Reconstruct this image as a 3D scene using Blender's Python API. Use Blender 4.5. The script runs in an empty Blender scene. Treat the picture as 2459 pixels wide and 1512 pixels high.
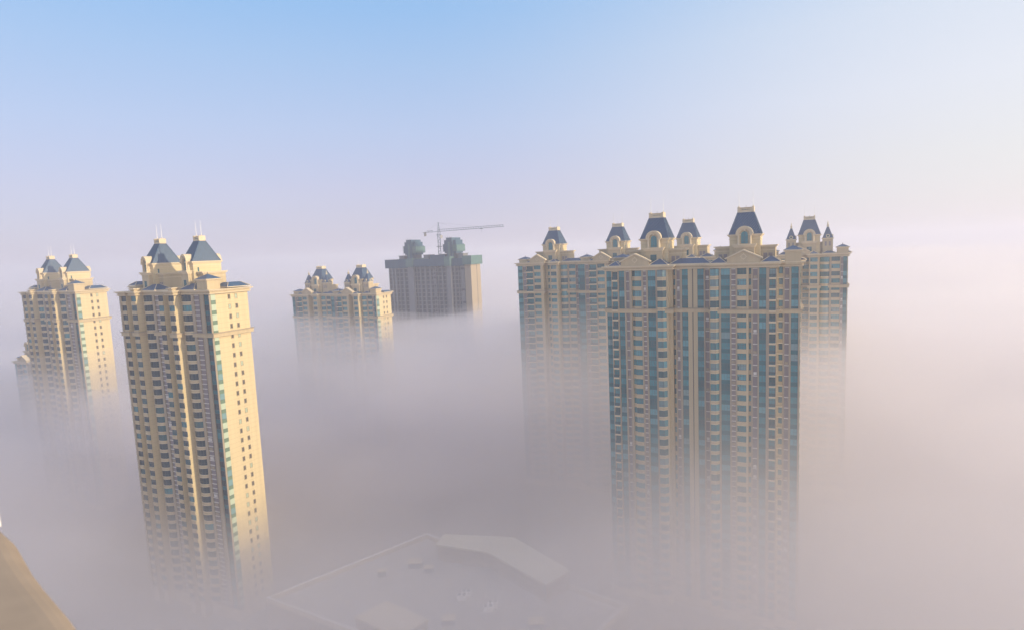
import bpy, math, random
from mathutils import Vector, Matrix
random.seed(7)
SC = bpy.context.scene
COL = SC.collection
R = math.radians

# ------------------------------------------------------------------ camera
EYE = 112.0
cam_d = bpy.data.cameras.new("camera")
cam = bpy.data.objects.new("camera", cam_d)
COL.objects.link(cam)
PITCH, ROLL = R(6.08), R(2.42)
fwd = Vector((0, math.cos(PITCH), -math.sin(PITCH)))
rgt0 = Vector((1, 0, 0))
up0 = rgt0.cross(fwd)
rgt = rgt0 * math.cos(ROLL) - up0 * math.sin(ROLL)
upv = up0 * math.cos(ROLL) + rgt0 * math.sin(ROLL)
m = Matrix((rgt, upv, -fwd)).transposed().to_4x4()
m.translation = Vector((0, 0, EYE))
cam.matrix_world = m
cam_d.sensor_fit = 'HORIZONTAL'
cam_d.sensor_width = 36
cam_d.lens = 36 * 1411 / 2459
cam_d.clip_start = 0.1
cam_d.clip_end = 40000
cam_d.dof.use_dof = True
cam_d.dof.focus_distance = 180
cam_d.dof.aperture_fstop = 2.8
SC.camera = cam

# ------------------------------------------------------------------ light
# sky colours by height above the horizon, away from and towards the sun
SKY_AWAY = [(0.0, (0.50, 0.46, 0.55)), (0.143, (0.58, 0.53, 0.69)), (0.30, (0.56, 0.555, 0.76)), (0.43, (0.49, 0.585, 0.83)), (0.57, (0.39, 0.57, 0.86)), (0.67, (0.31, 0.54, 0.88)), (1.0, (0.40, 0.52, 0.80))]
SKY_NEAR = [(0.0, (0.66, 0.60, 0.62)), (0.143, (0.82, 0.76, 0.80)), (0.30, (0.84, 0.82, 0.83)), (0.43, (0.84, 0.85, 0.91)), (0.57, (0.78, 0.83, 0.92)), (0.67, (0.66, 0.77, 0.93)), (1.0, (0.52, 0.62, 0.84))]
SUN_AZ, SUN_EL = R(111), R(17)      # azimuth clockwise from the view direction (+Y)
world = bpy.data.worlds.new("World")
SC.world = world
world.use_nodes = True
wn = world.node_tree.nodes
wl = world.node_tree.links
wn.clear()
sky = wn.new('ShaderNodeTexSky')
sky.sky_type = 'NISHITA'
sky.sun_disc = False
sky.sun_elevation = SUN_EL
sky.sun_rotation = SUN_AZ
sky.altitude = 100
sky.air_density = 1.0
sky.dust_density = 1.2
sky.ozone_density = 1.5
# low mist in the sky: the clear sky fades into lavender and, towards the sun, cream
geo = wn.new('ShaderNodeTexCoord')
sep = wn.new('ShaderNodeSeparateXYZ')
wl.new(geo.outputs['Generated'], sep.inputs[0])


def ramp(src, stops, lo=0.0, hi=1.0):
    mr = wn.new('ShaderNodeMapRange')
    mr.inputs[1].default_value = lo
    mr.inputs[2].default_value = hi
    wl.new(src, mr.inputs[0])
    cr = wn.new('ShaderNodeValToRGB')
    el = cr.color_ramp.elements
    while len(el) < len(stops):
        el.new(0.5)
    for e, (p, c) in zip(el, stops):
        e.position = p
        e.color = (*c, 1)
    wl.new(mr.outputs[0], cr.inputs[0])
    return cr.outputs[0]


def wmath(op, a, b=None):
    n = wn.new('ShaderNodeMath'); n.operation = op
    if isinstance(a, float): n.inputs[0].default_value = a
    else: wl.new(a, n.inputs[0])
    if b is not None:
        if isinstance(b, float): n.inputs[1].default_value = b
        else: wl.new(b, n.inputs[1])
    return n.outputs[0]


def wmix(fac, a, b, mode='MIX'):
    n = wn.new('ShaderNodeMix'); n.data_type = 'RGBA'; n.blend_type = mode
    if isinstance(fac, float): n.inputs[0].default_value = fac
    else: wl.new(fac, n.inputs[0])
    for i, x in ((6, a), (7, b)):
        if isinstance(x, tuple): n.inputs[i].default_value = (*x, 1)
        else: wl.new(x, n.inputs[i])
    return n.outputs[2]


SKY_GAIN = 1.0
away = ramp(sep.outputs[2], SKY_AWAY, -0.1, 0.6)
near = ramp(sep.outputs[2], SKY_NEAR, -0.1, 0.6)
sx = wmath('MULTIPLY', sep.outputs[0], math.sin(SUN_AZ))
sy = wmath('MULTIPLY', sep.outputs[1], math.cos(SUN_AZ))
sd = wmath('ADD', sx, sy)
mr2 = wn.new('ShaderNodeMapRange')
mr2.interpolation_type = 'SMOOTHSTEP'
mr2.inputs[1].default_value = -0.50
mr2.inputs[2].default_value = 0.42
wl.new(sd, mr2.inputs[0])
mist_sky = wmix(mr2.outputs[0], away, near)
# broad glow of the mist around the low sun, unseen to the right, added to fill shadow
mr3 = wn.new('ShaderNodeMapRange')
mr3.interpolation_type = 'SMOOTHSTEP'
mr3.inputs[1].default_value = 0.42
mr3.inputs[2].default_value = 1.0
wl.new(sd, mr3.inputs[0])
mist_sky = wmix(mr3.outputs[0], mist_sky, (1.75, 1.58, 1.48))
bg = wn.new('ShaderNodeBackground')
bg.inputs['Strength'].default_value = 0.15
wl.new(sky.outputs[0], bg.inputs[0])
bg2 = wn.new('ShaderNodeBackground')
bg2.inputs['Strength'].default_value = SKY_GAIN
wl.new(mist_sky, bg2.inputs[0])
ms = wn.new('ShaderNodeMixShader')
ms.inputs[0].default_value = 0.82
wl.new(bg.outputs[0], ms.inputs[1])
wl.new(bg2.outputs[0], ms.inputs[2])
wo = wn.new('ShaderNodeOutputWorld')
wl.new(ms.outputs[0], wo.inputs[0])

sun_d = bpy.data.lights.new("sun", 'SUN')
sun_d.energy = 4.4
sun_d.angle = R(0.5)
sun_d.color = (1.0, 0.81, 0.52)
sun = bpy.data.objects.new("sun", sun_d)
COL.objects.link(sun)
sdir = Vector((math.sin(SUN_AZ) * math.cos(SUN_EL), math.cos(SUN_AZ) * math.cos(SUN_EL), math.sin(SUN_EL)))
sun.rotation_euler = sdir.to_track_quat('Z', 'Y').to_euler()
sun.location = (200, -50, 300)

vs = SC.view_settings
vs.view_transform = 'Standard'
vs.look = 'None'
vs.exposure = 0.10
vs.gamma = 1.0
cy = SC.cycles
cy.max_bounces = 14
cy.volume_bounces = 10
cy.transparent_max_bounces = 32
cy.use_denoising = True
cy.sample_clamp_indirect = 6

# ------------------------------------------------------------------ materials
MAT = {}


def mat(name, col, rough=0.8, metal=0.0, noise=0.0, scale=0.3, col2=None, spec=0.5):
    ma = bpy.data.materials.new(name)
    ma.use_nodes = True
    nt = ma.node_tree
    b = nt.nodes['Principled BSDF']
    b.inputs['Roughness'].default_value = rough
    b.inputs['Metallic'].default_value = metal
    b.inputs['Specular IOR Level'].default_value = spec
    if noise > 0:
        zst = 0.07 if name in ('cream_paint', 'trim_stone', 'pier_paint', 'grooved_wall') else 0.35
        tc = nt.nodes.new('ShaderNodeTexCoord')
        mp = nt.nodes.new('ShaderNodeMapping')
        mp.inputs['Scale'].default_value = (3 if zst < 0.1 else 1, 3 if zst < 0.1 else 1, zst)
        nz = nt.nodes.new('ShaderNodeTexNoise')
        nz.inputs['Scale'].default_value = scale
        nz.inputs['Detail'].default_value = 6
        mx = nt.nodes.new('ShaderNodeMix')
        mx.data_type = 'RGBA'
        c2 = col2 or tuple(c * (1 - noise) for c in col)
        mx.inputs[6].default_value = (*col, 1)
        mx.inputs[7].default_value = (*c2, 1)
        nt.links.new(tc.outputs['Object'], mp.inputs[0])
        nt.links.new(mp.outputs[0], nz.inputs['Vector'])
        nt.links.new(nz.outputs['Fac'], mx.inputs[0])
        nt.links.new(mx.outputs[2], b.inputs['Base Color'])
    else:
        b.inputs['Base Color'].default_value = (*col, 1)
    MAT[name] = ma
    return ma


mat('cream_paint', (0.56, 0.45, 0.28), 0.85, noise=0.32, scale=0.3)
mat('trim_stone', (0.64, 0.535, 0.37), 0.8, noise=0.15, scale=0.5)
mat('pier_paint', (0.38, 0.31, 0.22), 0.85, noise=0.18, scale=0.3)
mat('glass_teal', (0.040, 0.275, 0.33), 0.1, noise=0.5, scale=1.1, spec=0.45)
mat('glass_pale', (0.11, 0.37, 0.43), 0.12, noise=0.4, scale=0.9, spec=0.45)
mat('glass_dark', (0.022, 0.135, 0.165), 0.08, noise=0.5, scale=1.3, spec=0.4)
mat('glass_deep', (0.010, 0.050, 0.075), 0.08, noise=0.5, scale=1.3, spec=0.35)
mat('curtain_glass', (0.16, 0.28, 0.30), 0.25, spec=0.5)
mat('spandrel_glass', (0.010, 0.135, 0.160), 0.2, noise=0.3, scale=0.5, spec=0.35)
mat('frame_metal', (0.06, 0.08, 0.09), 0.45)
mat('louvre', (0.27, 0.23, 0.235), 0.7, noise=0.3, scale=1.5)
mat('white_rail', (0.62, 0.58, 0.53), 0.6)
mat('white_metal', (0.78, 0.77, 0.74), 0.45)
mat('pipe', (0.12, 0.10, 0.09), 0.5)
mat('concrete', (0.23, 0.235, 0.255), 0.9, noise=0.35, scale=0.6)
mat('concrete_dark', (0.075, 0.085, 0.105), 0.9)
mat('netting', (0.03, 0.105, 0.16), 0.75, noise=0.5, scale=0.4, col2=(0.015, 0.055, 0.11))
mat('netting_pale', (0.09, 0.19, 0.185), 0.75, noise=0.4, scale=0.8)
mat('crane_paint', (0.05, 0.10, 0.13), 0.5)
mat('counterweight', (0.25, 0.23, 0.22), 0.9)
mat('roof_felt', (0.48, 0.44, 0.38), 0.9, noise=0.4, scale=0.12)
mat('roof_sheet', (0.66, 0.60, 0.44), 0.7, noise=0.2, scale=0.15)
mat('ledge_stone', (0.42, 0.32, 0.225), 0.9, noise=0.3, scale=7.0)
mat('asphalt', (0.05, 0.05, 0.052), 0.9)
mat('ground_mat', (0.26, 0.22, 0.17), 0.95, noise=0.5, scale=0.02, col2=(0.15, 0.14, 0.10))


def tile_mat():
    ma = bpy.data.materials.new('slate_tile')
    ma.use_nodes = True
    nt = ma.node_tree
    b = nt.nodes['Principled BSDF']
    b.inputs['Roughness'].default_value = 0.42
    tc = nt.nodes.new('ShaderNodeTexCoord')
    sp = nt.nodes.new('ShaderNodeSeparateXYZ')
    nt.links.new(tc.outputs['Object'], sp.inputs[0])
    ad = nt.nodes.new('ShaderNodeMath'); ad.operation = 'ADD'
    nt.links.new(sp.outputs[0], ad.inputs[0]); nt.links.new(sp.outputs[1], ad.inputs[1])
    mu = nt.nodes.new('ShaderNodeMath'); mu.operation = 'MULTIPLY'; mu.inputs[1].default_value = 2 * math.pi / 0.42
    nt.links.new(ad.outputs[0], mu.inputs[0])
    si = nt.nodes.new('ShaderNodeMath'); si.operation = 'SINE'
    nt.links.new(mu.outputs[0], si.inputs[0])
    mr = nt.nodes.new('ShaderNodeMapRange')
    mr.inputs[1].default_value = -1; mr.inputs[2].default_value = 1
    nt.links.new(si.outputs[0], mr.inputs[0])
    nz = nt.nodes.new('ShaderNodeTexNoise'); nz.inputs['Scale'].default_value = 0.7
    nt.links.new(tc.outputs['Object'], nz.inputs['Vector'])
    mx = nt.nodes.new('ShaderNodeMix'); mx.data_type = 'RGBA'
    mx.inputs[6].default_value = (0.022, 0.060, 0.125, 1)
    mx.inputs[7].default_value = (0.050, 0.115, 0.205, 1)
    m2 = nt.nodes.new('ShaderNodeMath'); m2.operation = 'MULTIPLY'
    nt.links.new(mr.outputs[0], m2.inputs[0]); nt.links.new(nz.outputs['Fac'], m2.inputs[1])
    nt.links.new(m2.outputs[0], mx.inputs[0])
    nt.links.new(mx.outputs[2], b.inputs['Base Color'])
    bp = nt.nodes.new('ShaderNodeBump'); bp.inputs['Strength'].default_value = 0.6; bp.inputs['Distance'].default_value = 0.08
    nt.links.new(mr.outputs[0], bp.inputs['Height'])
    nt.links.new(bp.outputs[0], b.inputs['Normal'])
    MAT['slate_tile'] = ma


tile_mat()


def grooved(name, col, pitch):
    """painted wall with thin horizontal grooves every pitch metres"""
    ma = mat(name, col, 0.85, noise=0.25, scale=0.3)
    nt = ma.node_tree
    b = nt.nodes['Principled BSDF']
    src = b.inputs['Base Color'].links[0].from_socket
    tc = nt.nodes.new('ShaderNodeTexCoord')
    sp = nt.nodes.new('ShaderNodeSeparateXYZ')
    nt.links.new(tc.outputs['Object'], sp.inputs[0])
    md = nt.nodes.new('ShaderNodeMath'); md.operation = 'FLOORED_MODULO'; md.inputs[1].default_value = pitch
    nt.links.new(sp.outputs[2], md.inputs[0])
    lt = nt.nodes.new('ShaderNodeMath'); lt.operation = 'LESS_THAN'; lt.inputs[1].default_value = 0.09
    nt.links.new(md.outputs[0], lt.inputs[0])
    m2 = nt.nodes.new('ShaderNodeMath'); m2.operation = 'MULTIPLY'; m2.inputs[1].default_value = 0.38
    nt.links.new(lt.outputs[0], m2.inputs[0])
    mx = nt.nodes.new('ShaderNodeMix'); mx.data_type = 'RGBA'
    mx.inputs[7].default_value = (col[0] * 0.45, col[1] * 0.42, col[2] * 0.4, 1)
    nt.links.new(m2.outputs[0], mx.inputs[0])
    nt.links.new(src, mx.inputs[6])
    nt.links.new(mx.outputs[2], b.inputs['Base Color'])


grooved('grooved_wall', (0.64, 0.525, 0.315), 1.5)
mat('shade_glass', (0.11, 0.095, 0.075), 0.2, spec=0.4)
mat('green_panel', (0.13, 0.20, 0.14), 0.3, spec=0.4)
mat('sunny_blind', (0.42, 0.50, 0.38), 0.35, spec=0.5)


# ------------------------------------------------------------------ mesh helpers
class MB:
    def __init__(s):
        s.v, s.f, s.mi, s.ms = [], [], [], []

    def _m(s, name):
        if name not in s.ms:
            s.ms.append(name)
        return s.ms.index(name)

    def face(s, pts, mname):
        n = len(s.v)
        s.v.extend([tuple(p) for p in pts])
        s.f.append(tuple(range(n, n + len(pts))))
        s.mi.append(s._m(mname))

    def box(s, x0, x1, y0, y1, z0, z1, mname):
        n = len(s.v)
        s.v.extend([(x0, y0, z0), (x1, y0, z0), (x1, y1, z0), (x0, y1, z0),
                    (x0, y0, z1), (x1, y0, z1), (x1, y1, z1), (x0, y1, z1)])
        k = s._m(mname)
        for q in ((3, 2, 1, 0), (4, 5, 6, 7), (0, 1, 5, 4), (1, 2, 6, 5), (2, 3, 7, 6), (3, 0, 4, 7)):
            s.f.append(tuple(n + i for i in q)); s.mi.append(k)

    def frus(s, b, z0, t, z1, mname, cap=True):
        """b, t = (x0,x1,y0,y1) rectangles"""
        n = len(s.v)
        s.v.extend([(b[0], b[2], z0), (b[1], b[2], z0), (b[1], b[3], z0), (b[0], b[3], z0),
                    (t[0], t[2], z1), (t[1], t[2], z1), (t[1], t[3], z1), (t[0], t[3], z1)])
        k = s._m(mname)
        for q in ((3, 2, 1, 0), (4, 5, 6, 7), (0, 1, 5, 4), (1, 2, 6, 5), (2, 3, 7, 6), (3, 0, 4, 7)):
            s.f.append(tuple(n + i for i in q)); s.mi.append(k)

    def prism(s, poly, z0, z1, mname):
        """poly anticlockwise seen from above"""
        n, c = len(s.v), len(poly)
        s.v.extend([(p[0], p[1], z0) for p in poly] + [(p[0], p[1], z1) for p in poly])
        k = s._m(mname)
        s.f.append(tuple(n + c - 1 - i for i in range(c))); s.mi.append(k)
        s.f.append(tuple(n + c + i for i in range(c))); s.mi.append(k)
        for i in range(c):
            j = (i + 1) % c
            s.f.append((n + i, n + j, n + c + j, n + c + i)); s.mi.append(k)

    def tube(s, p, q, r0, r1, mname, n=6):
        p, q = Vector(p), Vector(q)
        d = (q - p).normalized()
        a = d.orthogonal().normalized()
        b = d.cross(a)
        k = s._m(mname)
        base = len(s.v)
        for c, r in ((p, r0), (q, r1)):
            for i in range(n):
                t = 2 * math.pi * i / n
                s.v.append(tuple(c + a * (r * math.cos(t)) + b * (r * math.sin(t))))
        for i in range(n):
            j = (i + 1) % n
            s.f.append((base + i, base + j, base + n + j, base + n + i)); s.mi.append(k)
        s.f.append(tuple(base + n - 1 - i for i in range(n))); s.mi.append(k)
        s.f.append(tuple(base + n + i for i in range(n))); s.mi.append(k)

    def add(s, o, dx=0, dy=0, dz=0, sx=1):
        n = len(s.v)
        s.v.extend([(v[0] * sx + dx, v[1] + dy, v[2] + dz) for v in o.v])
        for f, k in zip(o.f, o.mi):
            f2 = f if sx > 0 else f[::-1]
            s.f.append(tuple(n + i for i in f2)); s.mi.append(s._m(o.ms[k]))

    def mesh(s, name):
        me = bpy.data.meshes.new(name)
        me.from_pydata(s.v, [], s.f)
        for mn in s.ms:
            me.materials.append(MAT[mn])
        me.polygons.foreach_set('material_index', s.mi)
        me.update()
        return me

    def build(s, name, parent=None, loc=(0, 0, 0)):
        o = bpy.data.objects.new(name, s.mesh(name))
        COL.objects.link(o)
        o.location = loc
        if parent:
            o.parent = parent
        return o


def link(name, me, parent, loc):
    o = bpy.data.objects.new(name, me)
    COL.objects.link(o)
    o.parent = parent
    o.location = loc
    return o


def thing(name, label, cat, loc, rz=0, group=None):
    o = bpy.data.objects.new(name, None)
    COL.objects.link(o)
    o.empty_display_size = 5
    o.location = loc
    o.rotation_euler = (0, 0, rz)
    o['label'] = label
    o['category'] = cat
    if group:
        o['group'] = group
    return o


def setting(o, kind='structure'):
    o['kind'] = kind
    return o


def offset(poly, d):
    """outward offset of an anticlockwise rectilinear polygon"""
    n = len(poly)
    out = []
    for i in range(n):
        p0, p1, p2 = poly[i - 1], poly[i], poly[(i + 1) % n]
        def nrm(a, b):
            ex, ey = b[0] - a[0], b[1] - a[1]
            l = math.hypot(ex, ey)
            return ey / l, -ex / l
        n1, n2 = nrm(p0, p1), nrm(p1, p2)
        if abs(n1[0] * n2[1] - n1[1] * n2[0]) < 1e-6:
            out.append((p1[0] + n1[0] * d, p1[1] + n1[1] * d))
        else:
            out.append((p1[0] + (n1[0] + n2[0]) * d, p1[1] + (n1[1] + n2[1]) * d))
    return out


# ------------------------------------------------------------------ facade pieces
FH = 3.0
_tm = {}


def t_window(w, h, g, div=2):
    """window pane with frame on a wall plane at y=0, opening from (0,0) to (w,h)"""
    key = ('w', round(w, 1), round(h, 1), g, div)
    if key in _tm:
        return _tm[key]
    b = MB()
    b.box(0.06, w - 0.06, -0.05, 0, 0.06, h - 0.06, g)
    f = 0.07
    b.box(0, w, -0.11, 0, 0, f, 'frame_metal')
    b.box(0, w, -0.11, 0, h - f, h, 'frame_metal')
    b.box(0, f, -0.1, 0, f, h - f, 'frame_metal')
    b.box(w - f, w, -0.1, 0, f, h - f, 'frame_metal')
    for i in range(1, div):
        x = w * i / div
        b.box(x - 0.04, x + 0.04, -0.09, 0, f, h - f, 'frame_metal')
    if h > 1.6:
        b.box(f, w - f, -0.095, 0, h * 0.66, h * 0.66 + 0.07, 'frame_metal')
    if w > 2.2 and g != 'glass_dark':
        b.box(w * 0.06, w * 0.2, -0.085, -0.052, h * 0.1, h * 0.62, 'glass_dark')
    _tm[key] = b
    return b


def t_balcony(w):
    key = ('b', round(w, 1))
    if key in _tm:
        return _tm[key]
    b = MB()
    b.box(-0.05, w + 0.05, -1.05, 0, -0.35, 0.15, 'trim_stone')
    b.box(-0.05, w + 0.05, -1.15, -1.05, -0.1, 0.18, 'trim_stone')
    b.box(0.0, w, -1.02, -0.99, 0.15, 1.0, 'glass_dark')
    b.box(0.0, w, -1.04, -0.97, 1.0, 1.07, 'frame_metal')
    for i in range(5):
        x = 0.02 + (w - 0.08) * i / 4
        b.box(x, x + 0.05, -1.06, -1.02, 0.15, 1.0, 'frame_metal')
    _tm[key] = b
    return b


def line_wall(b, pts, z0, z1, th, mname):
    """vertical strip along a polyline of (x, y), thickened inwards (+y)"""
    for p, q in zip(pts[:-1], pts[1:]):
        a = [(p[0], p[1], z0), (q[0], q[1], z0), (q[0], q[1], z1), (p[0], p[1], z1)]
        b.face(a, mname)
        c = [(p[0], p[1] + th, z0), (q[0], q[1] + th, z0), (q[0], q[1] + th, z1), (p[0], p[1] + th, z1)]
        b.face(c[::-1], mname)
        b.face([a[3], a[2], c[2], c[3]], mname)
        b.face([a[1], a[0], c[0], c[1]], mname)


def curve_pts(w, sag, kind):
    if kind == 'kink':
        return [(0, 0), (0, -sag), (w * 0.62, -sag), (w, -sag * 0.15), (w, 0)]
    n = 10
    rr = (w * w / 4 + sag * sag) / (2 * sag)
    cyy = rr - sag
    pts = []
    for i in range(n + 1):
        x = -w / 2 + w * i / n
        pts.append((x + w / 2, -(math.sqrt(max(rr * rr - x * x, 0)) - cyy)))
    return pts


def t_bay_parapet(w, kind):
    key = ('bp', round(w, 1), kind)
    if key in _tm:
        return _tm[key]
    b = MB()
    pts = curve_pts(w, 1.25, kind)
    line_wall(b, pts, -0.15, 0.5, 0.18, 'cream_paint')
    poly = [(x, y) for x, y in pts]
    outer = curve_pts(w, 1.4, kind)
    line_wall(b, outer, 0.5, 0.68, 0.35, 'trim_stone')
    line_wall(b, outer, -0.3, -0.12, 0.3, 'trim_stone')
    b.face([(x, y, -0.28) for x, y in poly][::-1], 'trim_stone')
    b.face([(x, y, 0.64) for x, y in poly], 'trim_stone')
    _tm[key] = b
    return b


def t_bay_window(w, kind, g):
    key = ('bw', round(w, 1), kind, g)
    if key in _tm:
        return _tm[key]
    b = MB()
    pts = curve_pts(w, 1.1, kind)
    line_wall(b, pts, 0, FH - 0.96, 0.08, g)
    fr = curve_pts(w, 1.15, kind)
    line_wall(b, fr, 0, 0.08, 0.1, 'frame_metal')
    line_wall(b, fr, FH - 1.06, FH - 0.96, 0.1, 'frame_metal')
    line_wall(b, fr, 0.62, 0.68, 0.08, 'frame_metal')
    step = 1 if kind == 'kink' else 2
    for x, y in fr[::step]:
        b.box(x - 0.035, x + 0.035, y, y + 0.1, 0.08, FH - 1.06, 'frame_metal')
    if kind == 'kink':
        x, y = fr[1]
        for k in (0.3, 0.6, 0.85):
            xx = k * w * 0.62
            b.box(xx - 0.03, xx + 0.03, y - 0.02, y + 0.1, 0.08, FH - 1.06, 'frame_metal')
    _tm[key] = b
    return b


_me = {}


def shared(b):
    if id(b) not in _me:
        _me[id(b)] = b.mesh('piece')
    return _me[id(b)]


def repeat_part(tower, name, items, limit=100):
    """items: list of (template, (x,y,z)); the ones that show largest become parts, the rest one part"""
    items = sorted(items, key=lambda it: -it[1][2])
    for t, p in items[:limit]:
        link(name, shared(t), tower, p)
    if len(items) > limit:
        b = MB()
        for t, p in items[limit:]:
            b.add(t, *p)
        o = b.build(name, tower)
        o['kind'] = 'stuff'


DEEP_GLASS = False


def glass_pick():
    r = random.random()
    if DEEP_GLASS:
        return 'glass_deep' if r < 0.72 else 'glass_dark' if r < 0.9 else 'glass_teal'
    return 'glass_teal' if r < 0.5 else 'glass_pale' if r < 0.72 else 'glass_dark' if r < 0.9 else 'curtain_glass'


def glazed_strip(w, zt, nf, belt):
    """curtain wall strip: lighter vision panes and darker spandrels, one floor after another"""
    b = MB()
    for k in range(nf):
        z1 = zt - k * FH
        z0 = z1 - FH
        g = glass_pick()
        if g == 'curtain_glass' and random.random() < 0.6:
            g = 'glass_teal'
        b.box(0, w, -0.2, 0, z0, z0 + 1.15, 'spandrel_glass')
        b.box(0, w, -0.17, 0, z0 + 1.15, z1, g)
        b.box(0, w, -0.24, -0.2, z0 + 1.1, z0 + 1.17, 'frame_metal')
        b.box(0, w, -0.24, -0.17, z1 - 0.07, z1, 'frame_metal')
        n = 2 if w < 2.2 else 3
        for i in range(n + 1):
            x = w * i / n
            x = min(max(x, 0.03), w - 0.03)
            b.box(x - 0.03, x + 0.03, -0.23, -0.17, z0 + 1.17, z1 - 0.07, 'frame_metal')
        if random.random() < 0.75:
            b.box(w * 0.62, w * 0.64, -0.22, -0.17, z0 + 1.8, z0 + 2.6, 'frame_metal')
            b.box(w * 0.64, w * 0.95, -0.22, -0.17, z0 + 1.9, z0 + 1.97, 'frame_metal')
    return b


def louvre(w, zt, nf, half):
    b = MB()
    for k in range(nf):
        z1 = zt - k * FH
        b.box(0, w, -0.1, 0, z1 - FH, z1, 'louvre')
        rails = (0.0, 1.5) if half else (0.0,)
        for q in rails:
            b.box(0, w, -0.34, -0.1, z1 - q - 0.32, z1 - q - 0.1, 'white_rail')
        hh = 0
        for j in range(9 if not half else 4):
            z = z1 - 0.55 - j * 0.28
            b.box(0.04, w - 0.04, -0.15, -0.1, z, z + 0.07, 'louvre')
        if random.random() < 0.3:
            b.box(w * 0.15, w * 0.85, -0.3, -0.1, z1 - FH + 0.1, z1 - FH + 0.85, 'white_rail' if random.random() < 0.3 else 'pier_paint')
    return b


# ------------------------------------------------------------------ crown pieces
def pavilion(tower, cx, cyy, z, dh=7.7, turrets=False, tiers=True, side=4.05, sy_=4.8, kx=1.0, cy_=1.6):
    """lift tower with mansard roof, dormers, crown and two finials; z = top of the flat roof"""
    def fin(q, nm, par):
        if kx != 1.0:
            q.v = [(cx + (v[0] - cx) * kx, v[1], v[2]) for v in q.v]
        return q.build(nm, par)
    b = MB()
    hx, hw = side, sy_
    z2 = z + dh
    z1 = z2 - 3.7
    if tiers:
        b.box(cx - 7.9, cx + 7.9, cyy - 3.4, cyy + 4.4, z - 0.5, z1, 'cream_paint')
        b.box(cx - 8.2, cx + 8.2, cyy - 3.7, cyy + 4.7, z1, z1 + 0.3, 'trim_stone')
        b.box(cx - 8.5, cx + 8.5, cyy - 4.0, cyy + 5.0, z1 + 0.3, z1 + 0.62, 'trim_stone')
        b.box(cx - 7.98, cx + 7.98, cyy - 3.48, cyy + 4.48, z1 - 0.9, z1 - 0.7, 'trim_stone')
        for sx in (-1, 1):
            for k in (0, 1):
                xx = cx + sx * (5.3 + 1.35 * k)
                b.box(xx - 0.5, xx + 0.5, cyy - 3.44, cyy - 3.4, z + 0.2, z + 2.4, 'louvre')
    # forward bay that carries the dormer
    zb = z2 - 3.6
    b.box(cx - 2.6, cx + 2.6, cyy - hw - 1.3, cyy - hw + 0.4, z - 0.5, zb, 'cream_paint')
    b.box(cx - 2.8, cx + 2.8, cyy - hw - 1.5, cyy - hw + 0.2, zb, zb + 0.3, 'trim_stone')
    b.box(cx - 3.0, cx + 3.0, cyy - hw - 1.75, cyy - hw + 0.15, zb + 0.3, zb + 0.65, 'trim_stone')
    b.box(cx - 3.2, cx + 3.2, cyy - hw - 1.95, cyy - hw + 0.1, zb + 0.65, zb + 1.0, 'trim_stone')
    b.box(cx - 0.9, cx + 0.9, cyy - hw - 1.36, cyy - hw - 1.3, z + 0.9, z + 3.0, 'glass_dark')
    # drum
    b.box(cx - hx, cx + hx, cyy - hw, cyy + hw, z - 0.5, z2 - 0.35, 'grooved_wall')
    b.box(cx - hx - 0.15, cx + hx + 0.15, cyy - hw - 0.15, cyy + hw + 0.15, z2 - 1.25, z2 - 1.0, 'trim_stone')
    b.frus((cx - hx - .1, cx + hx + .1, cyy - hw - .1, cyy + hw + .1), z2 - 0.6,
           (cx - hx - .5, cx + hx + .5, cyy - hw - .5, cyy + hw + .5), z2 - 0.1, 'trim_stone')
    b.box(cx - hx - 0.6, cx + hx + 0.6, cyy - hw - 0.6, cyy + hw + 0.6, z2 - 0.1, z2 + 0.15, 'trim_stone')
    b.box(cx + hx, cx + hx + 0.06, cyy - 3.4, cyy - 2.9, z2 - 3.0, z2 - 1.7, 'glass_dark')
    pv = fin(b, 'pavilion', tower)
    # mansard
    r = MB()
    zr = z2 + 0.15
    zt = zr + 6.25
    lo = (cx - hx - 0.15, cx + hx + 0.15, cyy - hw - 0.15, cyy + hw + 0.15)
    hi = (cx - 2.15, cx + 2.15, cyy - cy_, cyy + cy_)
    r.frus(lo, zr, hi, zt, 'slate_tile')
    for sx in (0, 1):
        for sy in (0, 1):
            r.tube((lo[sx], lo[2 + sy], zr), (hi[sx], hi[2 + sy], zt), 0.12, 0.12, 'slate_tile')
    # raised seams of the tiling on the long faces
    for k in range(1, 16):
        f = k / 16
        for sy in (0, 1):
            r.tube((lo[0] + (lo[1] - lo[0]) * f, lo[2 + sy], zr), (hi[0] + (hi[1] - hi[0]) * f, hi[2 + sy], zt), 0.05, 0.04, 'slate_tile', 4)
            r.tube((lo[sy], lo[2] + (lo[3] - lo[2]) * f, zr), (hi[sy], hi[2] + (hi[3] - hi[2]) * f, zt), 0.05, 0.04, 'slate_tile', 4)
    fin(r, 'mansard_roof', pv)
    # crown parapet
    c = MB()
    c.frus((cx - 2.15, cx + 2.15, cyy - cy_ - .05, cyy + cy_ + .05), zt - 0.05, (cx - 1.9, cx + 1.9, cyy - cy_ + .2, cyy + cy_ - .2), zt + 0.3, 'trim_stone')
    c.box(cx - 1.9, cx + 1.9, cyy - cy_ + .2, cyy + cy_ - .2, zt + 0.3, zt + 1.2, 'trim_stone')
    c.frus((cx - 1.92, cx + 1.92, cyy - cy_ + .18, cyy + cy_ - .18), zt + 1.2, (cx - 2.1, cx + 2.1, cyy - cy_, cyy + cy_), zt + 1.4, 'trim_stone')
    for sx in (-1, 1):
        c.box(cx + sx * 1.9 - 0.3, cx + sx * 1.9 + 0.3, cyy - cy_ - .1, cyy + cy_ + .1, zt + 0.1, zt + 1.6, 'trim_stone')
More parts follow.
